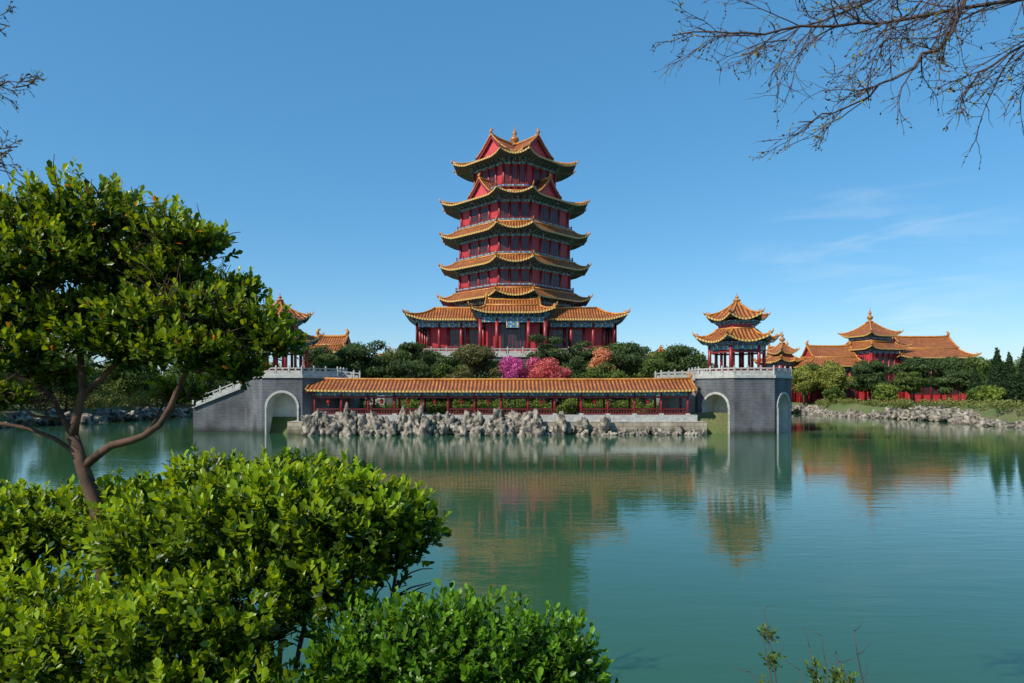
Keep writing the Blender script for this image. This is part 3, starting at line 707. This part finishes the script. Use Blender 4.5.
def wig(p0,d,L,n,amp,droop=0):
    p=Vector(p0);d=Vector(d).normalized();pts=[p.copy()]
    for i in range(n):
        d=(d+Vector((R.gauss(0,amp),R.gauss(0,amp),R.gauss(0,amp)-droop))).normalized(); p=p+d*(L/n); pts.append(p.copy())
    return pts
def taper(r0,r1,n): return [r0+(r1-r0)*i/(n-1) for i in range(n)]
e=empty('evergreen_tree'); b=B()
TC=[(-2.12,3.1,4.78,.24,.16),(-1.86,3.0,4.80,.24,.16),(-1.60,3.1,4.74,.21,.14),(-1.40,3.0,4.68,.16,.08),(-1.99,2.9,4.60,.24,.14),(-1.70,3.1,4.58,.22,.12),(-2.25,3.0,4.56,.24,.15),(-1.50,3.0,4.55,.16,.08),
    (-1.57,2.95,4.35,.21,.11),(-1.34,3.0,4.38,.20,.10),(-1.14,3.05,4.32,.17,.10),(-1.38,2.9,4.21,.20,.09),(-1.66,3.05,4.22,.20,.10),(-2.12,3.0,4.36,.22,.12),(-1.90,3.1,4.40,.19,.10),(-1.82,2.95,4.26,.17,.08),
    (-1.04,3.0,4.24,.12,.07),(-1.20,3.0,4.13,.13,.06),(-1.26,3.1,4.49,.13,.06),(-2.15,2.95,4.2,.2,.1),(-2.2,2.9,4.0,.14,.05),
    (-2.5,3.0,4.75,.3,.25),(-2.6,3.1,4.4,.3,.2),(-1.6,3.3,4.02,.12,.05),(-2.15,3.2,4.1,.15,.06),(-1.95,3.6,4.62,.26,.18),(-1.55,3.6,4.5,.2,.14),(-1.3,3.4,4.3,.16,.1)]
trunk=[(-1.72,3.0,2.3),(-1.76,3.02,2.9),(-1.80,3.0,3.3),(-1.82,3.0,3.5),(-1.90,3.02,3.68),(-1.93,3.0,3.82)]
b.tube(trunk,[.05,.045,.036,.032,.028,.024],'bark',9)
nodes={'a':[(-1.93,3,3.82),(-1.90,3.02,4.0),(-1.93,3.05,4.2),(-1.88,3.05,4.45),(-1.86,3.02,4.65)],
       'b':[(-1.90,3.02,3.68),(-1.75,2.98,3.78),(-1.62,3.0,3.82),(-1.50,3.0,3.95),(-1.42,3.0,4.12),(-1.33,3.0,4.28),(-1.15,3.0,4.25)],
       'c':[(-1.93,3,3.82),(-2.05,3.05,3.98),(-2.2,3.05,4.08),(-2.4,3.05,4.25),(-2.5,3.05,4.5)],
       'd':[(-1.90,3.02,4.0),(-1.76,3.05,4.15),(-1.66,3.05,4.38),(-1.58,3.05,4.6)],
       'e':[(-1.93,3.05,4.2),(-2.05,3.0,4.35),(-2.12,3.0,4.6)],
       'f':[(-1.80,3.0,3.5),(-2.0,3.1,3.75),(-2.2,3.1,3.85),(-2.5,3.1,3.9)]}
allp=[]
for k,pts in nodes.items():
    n=len(pts); P2=[Vector(pts[0])]
    for i_ in range(n-1):
        P2.append(Vector(pts[i_]).lerp(Vector(pts[i_+1]),.5)+Vector((R.gauss(0,.012),R.gauss(0,.012),R.gauss(0,.012)))); P2.append(Vector(pts[i_+1]))
    b.tube(P2,taper(.020 if k in'ab' else .014,.006,len(P2)),'bark',7); allp+=P2[1:]
for (x,y,z,rx,rz) in TC:
    c=Vector((x,y,z))
    for q in range(3):
        s=min(allp,key=lambda p:(p-c).length+R.uniform(0,.15)+(.3 if p.z>c.z else 0)); tgt=c+Vector((R.uniform(-rx,rx)*.6,R.uniform(-rx,rx)*.6,R.uniform(-.3,.4)*rz))
        mid=s.lerp(tgt,.5)+Vector((R.uniform(-.04,.04),R.uniform(-.04,.04),-.03)); b.tube([s,mid,tgt],[.008,.006,.003],'bark',5)
        for w_ in range(8):
            pts=wig(s.lerp(tgt,R.uniform(.3,1)),(tgt-c)+Vector((R.gauss(0,.12),R.gauss(0,.12),.08)),rx*1.0,4,.25); b.tube(pts,taper(.003,.0013,5),'bark',4)
b.build('trunk_and_branches',e)
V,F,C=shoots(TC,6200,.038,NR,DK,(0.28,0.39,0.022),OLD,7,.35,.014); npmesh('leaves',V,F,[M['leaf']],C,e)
e=empty('evergreen_shrub'); b=B()
SC=[(-.54,2.6,3.56,.19,.14),(-.43,2.7,3.49,.16,.13),(-.66,2.55,3.52,.23,.18),(-.85,2.6,3.55,.25,.19),(-1.08,2.65,3.52,.27,.2),(-.72,2.5,3.32,.2,.14),(-.97,2.45,3.26,.25,.2),(-1.2,2.4,3.16,.25,.22),
    (-.50,2.7,3.37,.13,.09),(-1.35,2.7,3.42,.28,.2),(-1.62,3.05,3.45,.24,.18),(-1.9,3.3,3.42,.28,.18),(-2.25,3.2,3.38,.3,.2),(-1.55,2.5,3.05,.26,.22),(-1.85,2.7,3.08,.28,.24),(-1.0,2.3,2.98,.25,.18),
    (-1.3,3.0,3.62,.2,.12),(-1.0,3.1,3.62,.2,.12),(-2.1,2.8,3.0,.3,.26),(-2.5,3.0,3.25,.35,.26),(-.75,2.9,3.6,.2,.12),(-1.4,2.2,2.85,.26,.2)]
for (x,y,z,rx,rz) in SC:
    root=Vector((x*.55-.55+R.uniform(-.1,.1),2.75,2.3)); c=Vector((x,y,z))
    mid=root.lerp(c,.55)+Vector((R.uniform(-.06,.06),0,-.06)); b.tube([root,mid,c],[.014,.010,.005],'bark',6)
    for q in range(9):
        pts=wig(mid.lerp(c,R.uniform(.2,1)),Vector((R.gauss(0,1),R.gauss(0,1)-.3,.9)),rx*1.1,4,.25); b.tube(pts,taper(.0045,.0018,5),'bark',4)
b.build('stems',e)
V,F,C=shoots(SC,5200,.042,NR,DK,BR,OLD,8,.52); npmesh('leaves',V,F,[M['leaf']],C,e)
e=empty('low_shrub'); b=B()
LC=[(-.46,2.35,3.10,.22,.17),(-.27,2.3,3.14,.22,.18),(-.08,2.3,3.13,.21,.17),(.12,2.35,3.09,.18,.15),(.21,2.4,2.97,.15,.14),(-.6,2.35,2.95,.2,.18),(-.15,2.2,2.9,.3,.22),(.08,2.2,2.8,.25,.2),(-.4,2.2,2.85,.3,.2)]
for (x,y,z,rx,rz) in LC:
    for q in range(5): b.tube(wig((x*.8,2.4,2.3),(x*.3+R.gauss(0,.2),R.gauss(0,.15),1),.75,5,.1),taper(.008,.002,6),'bark',5)
b.build('stems',e)
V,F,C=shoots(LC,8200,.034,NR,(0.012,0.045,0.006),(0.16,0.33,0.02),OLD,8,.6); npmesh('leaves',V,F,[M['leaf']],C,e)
for (x,y,n,h) in ((1.28,2.85,12,.70),(.58,2.5,4,.5)):
    e=empty('weed_plant'); b=B(); cl=[]
    for i in range(n):
        pts=wig((x+R.gauss(0,.07),y+R.gauss(0,.06),2.3),(R.gauss(0,.2),R.gauss(0,.15),1),h*R.uniform(.8,1.12),7,.12); b.tube(pts,taper(.005,.0015,8),'twig',4)
        for p in pts[4:]:
            b.tube(wig(p,(R.gauss(0,1),R.gauss(0,1),.6),.08,3,.2),[.002,.0015,.001,.001],'twig',3)
        if i%2==0 and n>5: cl+=[(pts[q].x,pts[q].y,pts[q].z,.045,.05) for q in (5,6)]
    b.build('stems',e)
    if cl: V,F,C=shoots(cl,9000,.022,NR,(0.06,0.10,0.02),(0.2,0.3,0.04),OLD,5,.2); npmesh('leaves',V,F,[M['leaf']],C,e)

# ------------------------------------------------------------------ overhanging bare trees
def bare(name,trunk,tr,mains,drp,sec=(.45,.95),step=.085,dirn=(-1,0,-.35)):
    e=empty(name); b=B(); b.tube(trunk,tr,'bark',10); tips=[]
    dn=Vector(dirn)
    for pts,r0 in mains:
        P=[Vector(p) for p in pts]; Q=[]
        for i in range(len(P)-1):
            for k in range(4):
                q=P[i].lerp(P[i+1],k/4); 
                if k: q+=Vector((R.gauss(0,.018),R.gauss(0,.018),R.gauss(0,.02)))
                Q.append(q)
        Q.append(P[-1]); nq=len(Q); rr=taper(r0,.004,nq); b.tube(Q,rr,'twig',6)
        acc=0
        for i in range(3,nq-1):
            acc+=(Q[i]-Q[i-1]).length
            while acc>step:
                acc-=step; t=i/nq; L=R.uniform(*sec)*(1-.5*t)
                d=(Q[i+1]-Q[i]).normalized()*.8+dn*.4+Vector((R.gauss(0,.45),R.gauss(0,.5),R.gauss(0,.45)-.1))
                s=wig(Q[i],d,L,8,.14,drp); b.tube(s,taper(min(rr[i]*.6,.006),.0020,9),'twig',4)
                for j in range(2,9):
                    for _ in range(2 if R.random()<.5 else 1):
                        d2=(s[j]-s[j-1]).normalized()*.9+Vector((R.gauss(0,.55),R.gauss(0,.55),R.gauss(0,.5)-.1))
                        u=wig(s[j],d2,L*R.uniform(.18,.42),5,.2,drp*.6); b.tube(u,taper(.0028,.0012,6),'twig',3); tips+=u[2:]
    b.build('trunk_and_twigs',e)
    T=np.array([p[:] for p in tips]); T=T[NR.random(len(T))<.5]; n=len(T)
    nn=NR.normal(size=(n,3)); nn/=np.linalg.norm(nn,axis=1,keepdims=True)
    V,F=leaf_quads(T,nn,.027,NR,.5); k=NR.random((n,1)); C=np.where(k<.4,np.array([[.30,.28,.04]]),np.array([[.09,.05,.035]])); npmesh('buds',V,F,[M['fol']],np.repeat(C,4,0),e)
mains=[([(3.9,4.9,7.6),(3.35,5.0,7.05),(3.22,5,6.65),(2.95,5,6.4),(2.5,5.1,6.15),(2.1,5,6.0)],.020),
 ([(4.3,4.7,7.3),(3.75,5,6.9),(2.9,5.1,6.80),(2.2,5,6.70),(1.7,4.9,6.60),(1.15,4.9,6.58)],.017),
 ([(4.6,4.6,7.1),(3.9,4.9,6.65),(3.5,5,6.4),(3.25,5,6.15)],.015),
 ([(3.9,4.9,7.6),(3.1,5.2,7.2),(2.4,5.3,6.9),(1.8,5.2,6.6)],.015),
 ([(4.6,4.6,7.1),(4.0,4.8,6.55),(3.75,5,6.25)],.013),
 ([(3.9,4.9,7.6),(3.4,4.6,7.0),(2.8,4.5,6.65),(2.4,4.5,6.35)],.013)]
bare('bare_tree',[(5.6,2.4,2.2),(5.5,2.7,4),(5.2,3.4,5.8),(4.6,4.3,7.05),(4.3,4.7,7.3),(3.9,4.9,7.6)],[.16,.13,.1,.06,.04,.022],mains,.005)
mains=[([(-4.7,4.6,6.2),(-4.1,5,6.25),(-3.75,5,6.27),(-3.50,5,6.3)],.010),([(-4.7,4.6,6.6),(-4.1,5,6.75),(-3.68,5,6.7)],.010),([(-4.7,4.6,5.7),(-4.1,5,5.80),(-3.62,5,5.82)],.010),([(-4.7,4.6,5.7),(-4.1,5,5.65),(-3.66,5,5.62)],.009)]
bare('bare_tree',[(-5.4,3.2,2.1),(-5.2,3.6,4.2),(-4.9,4.3,5.6),(-4.7,4.6,6.2),(-4.65,4.7,7.6)],[.1,.08,.05,.035,.01],mains,0,(.18,.36),.08,(.6,0,.2))

# ------------------------------------------------------------------ world, sun, camera
sd=Vector((-.74,-.67,0)).normalized(); el=math.radians(40)
sv=Vector((sd.x*math.cos(el),sd.y*math.cos(el),math.sin(el)))
wd=bpy.data.worlds.new('World'); sc.world=wd; wd.use_nodes=True; nt=wd.node_tree; bg=nt.nodes['Background']
sk=N(nt,'ShaderNodeTexSky',sky_type='NISHITA'); sk.sun_disc=False; sk.sun_elevation=el; sk.sun_rotation=math.atan2(sd.x,sd.y)
sk.altitude=0; sk.air_density=1.0; sk.dust_density=.3; sk.ozone_density=3.0
hs=N(nt,'ShaderNodeHueSaturation'); hs.inputs['Saturation'].default_value=1.25; hs.inputs['Hue'].default_value=.488; nt.links.new(sk.outputs[0],hs.inputs['Color'])
base=mixc(nt,.38,hs.outputs[0],(0.85,2.7,5.4))
tc=N(nt,'ShaderNodeTexCoord'); mp=N(nt,'ShaderNodeMapping'); mp.inputs['Scale'].default_value=(2.2,2.2,14); mp.inputs['Rotation'].default_value=(0,.12,0)
nt.links.new(tc.outputs['Generated'],mp.inputs[0]); cn=N(nt,'ShaderNodeTexNoise'); cn.inputs['Scale'].default_value=2.6; cn.inputs['Detail'].default_value=9; cn.inputs['Distortion'].default_value=.5; nt.links.new(mp.outputs[0],cn.inputs[0])
cr=ramp(nt,cn.outputs[0],[(.5,(0,0,0)),(.8,(.4,.4,.4))])
vm=N(nt,'ShaderNodeVectorMath',operation='DOT_PRODUCT'); nt.links.new(tc.outputs['Generated'],vm.inputs[0]); vm.inputs[1].default_value=Vector((.52,1,.12)).normalized()
mk=ramp(nt,vm.outputs['Value'],[(.98,(0,0,0)),(.999,(1,1,1))])
f=math_(nt,'MULTIPLY',cr.outputs[0],mk.outputs[0])
nt.links.new(mixc(nt,f,base,(6,6.6,7)),bg.inputs[0]); bg.inputs[1].default_value=.145
sl=bpy.data.lights.new('sun','SUN'); sl.energy=5.0; sl.angle=math.radians(.5); sl.color=(1,.93,.80)
so=bpy.data.objects.new('sun',sl); sc.collection.objects.link(so); so.rotation_euler=sv.to_track_quat('Z','Y').to_euler(); so.location=(0,0,60)
cd=bpy.data.cameras.new('camera'); cd.lens=24; cd.sensor_width=36; cd.shift_y=.0522; cd.clip_start=.05; cd.clip_end=6000
cam=bpy.data.objects.new('camera',cd); sc.collection.objects.link(cam); cam.location=(0,0,4); cam.rotation_euler=(math.pi/2,0,0); sc.camera=cam
print('faces',sum(len(m.polygons) for m in bpy.data.meshes))
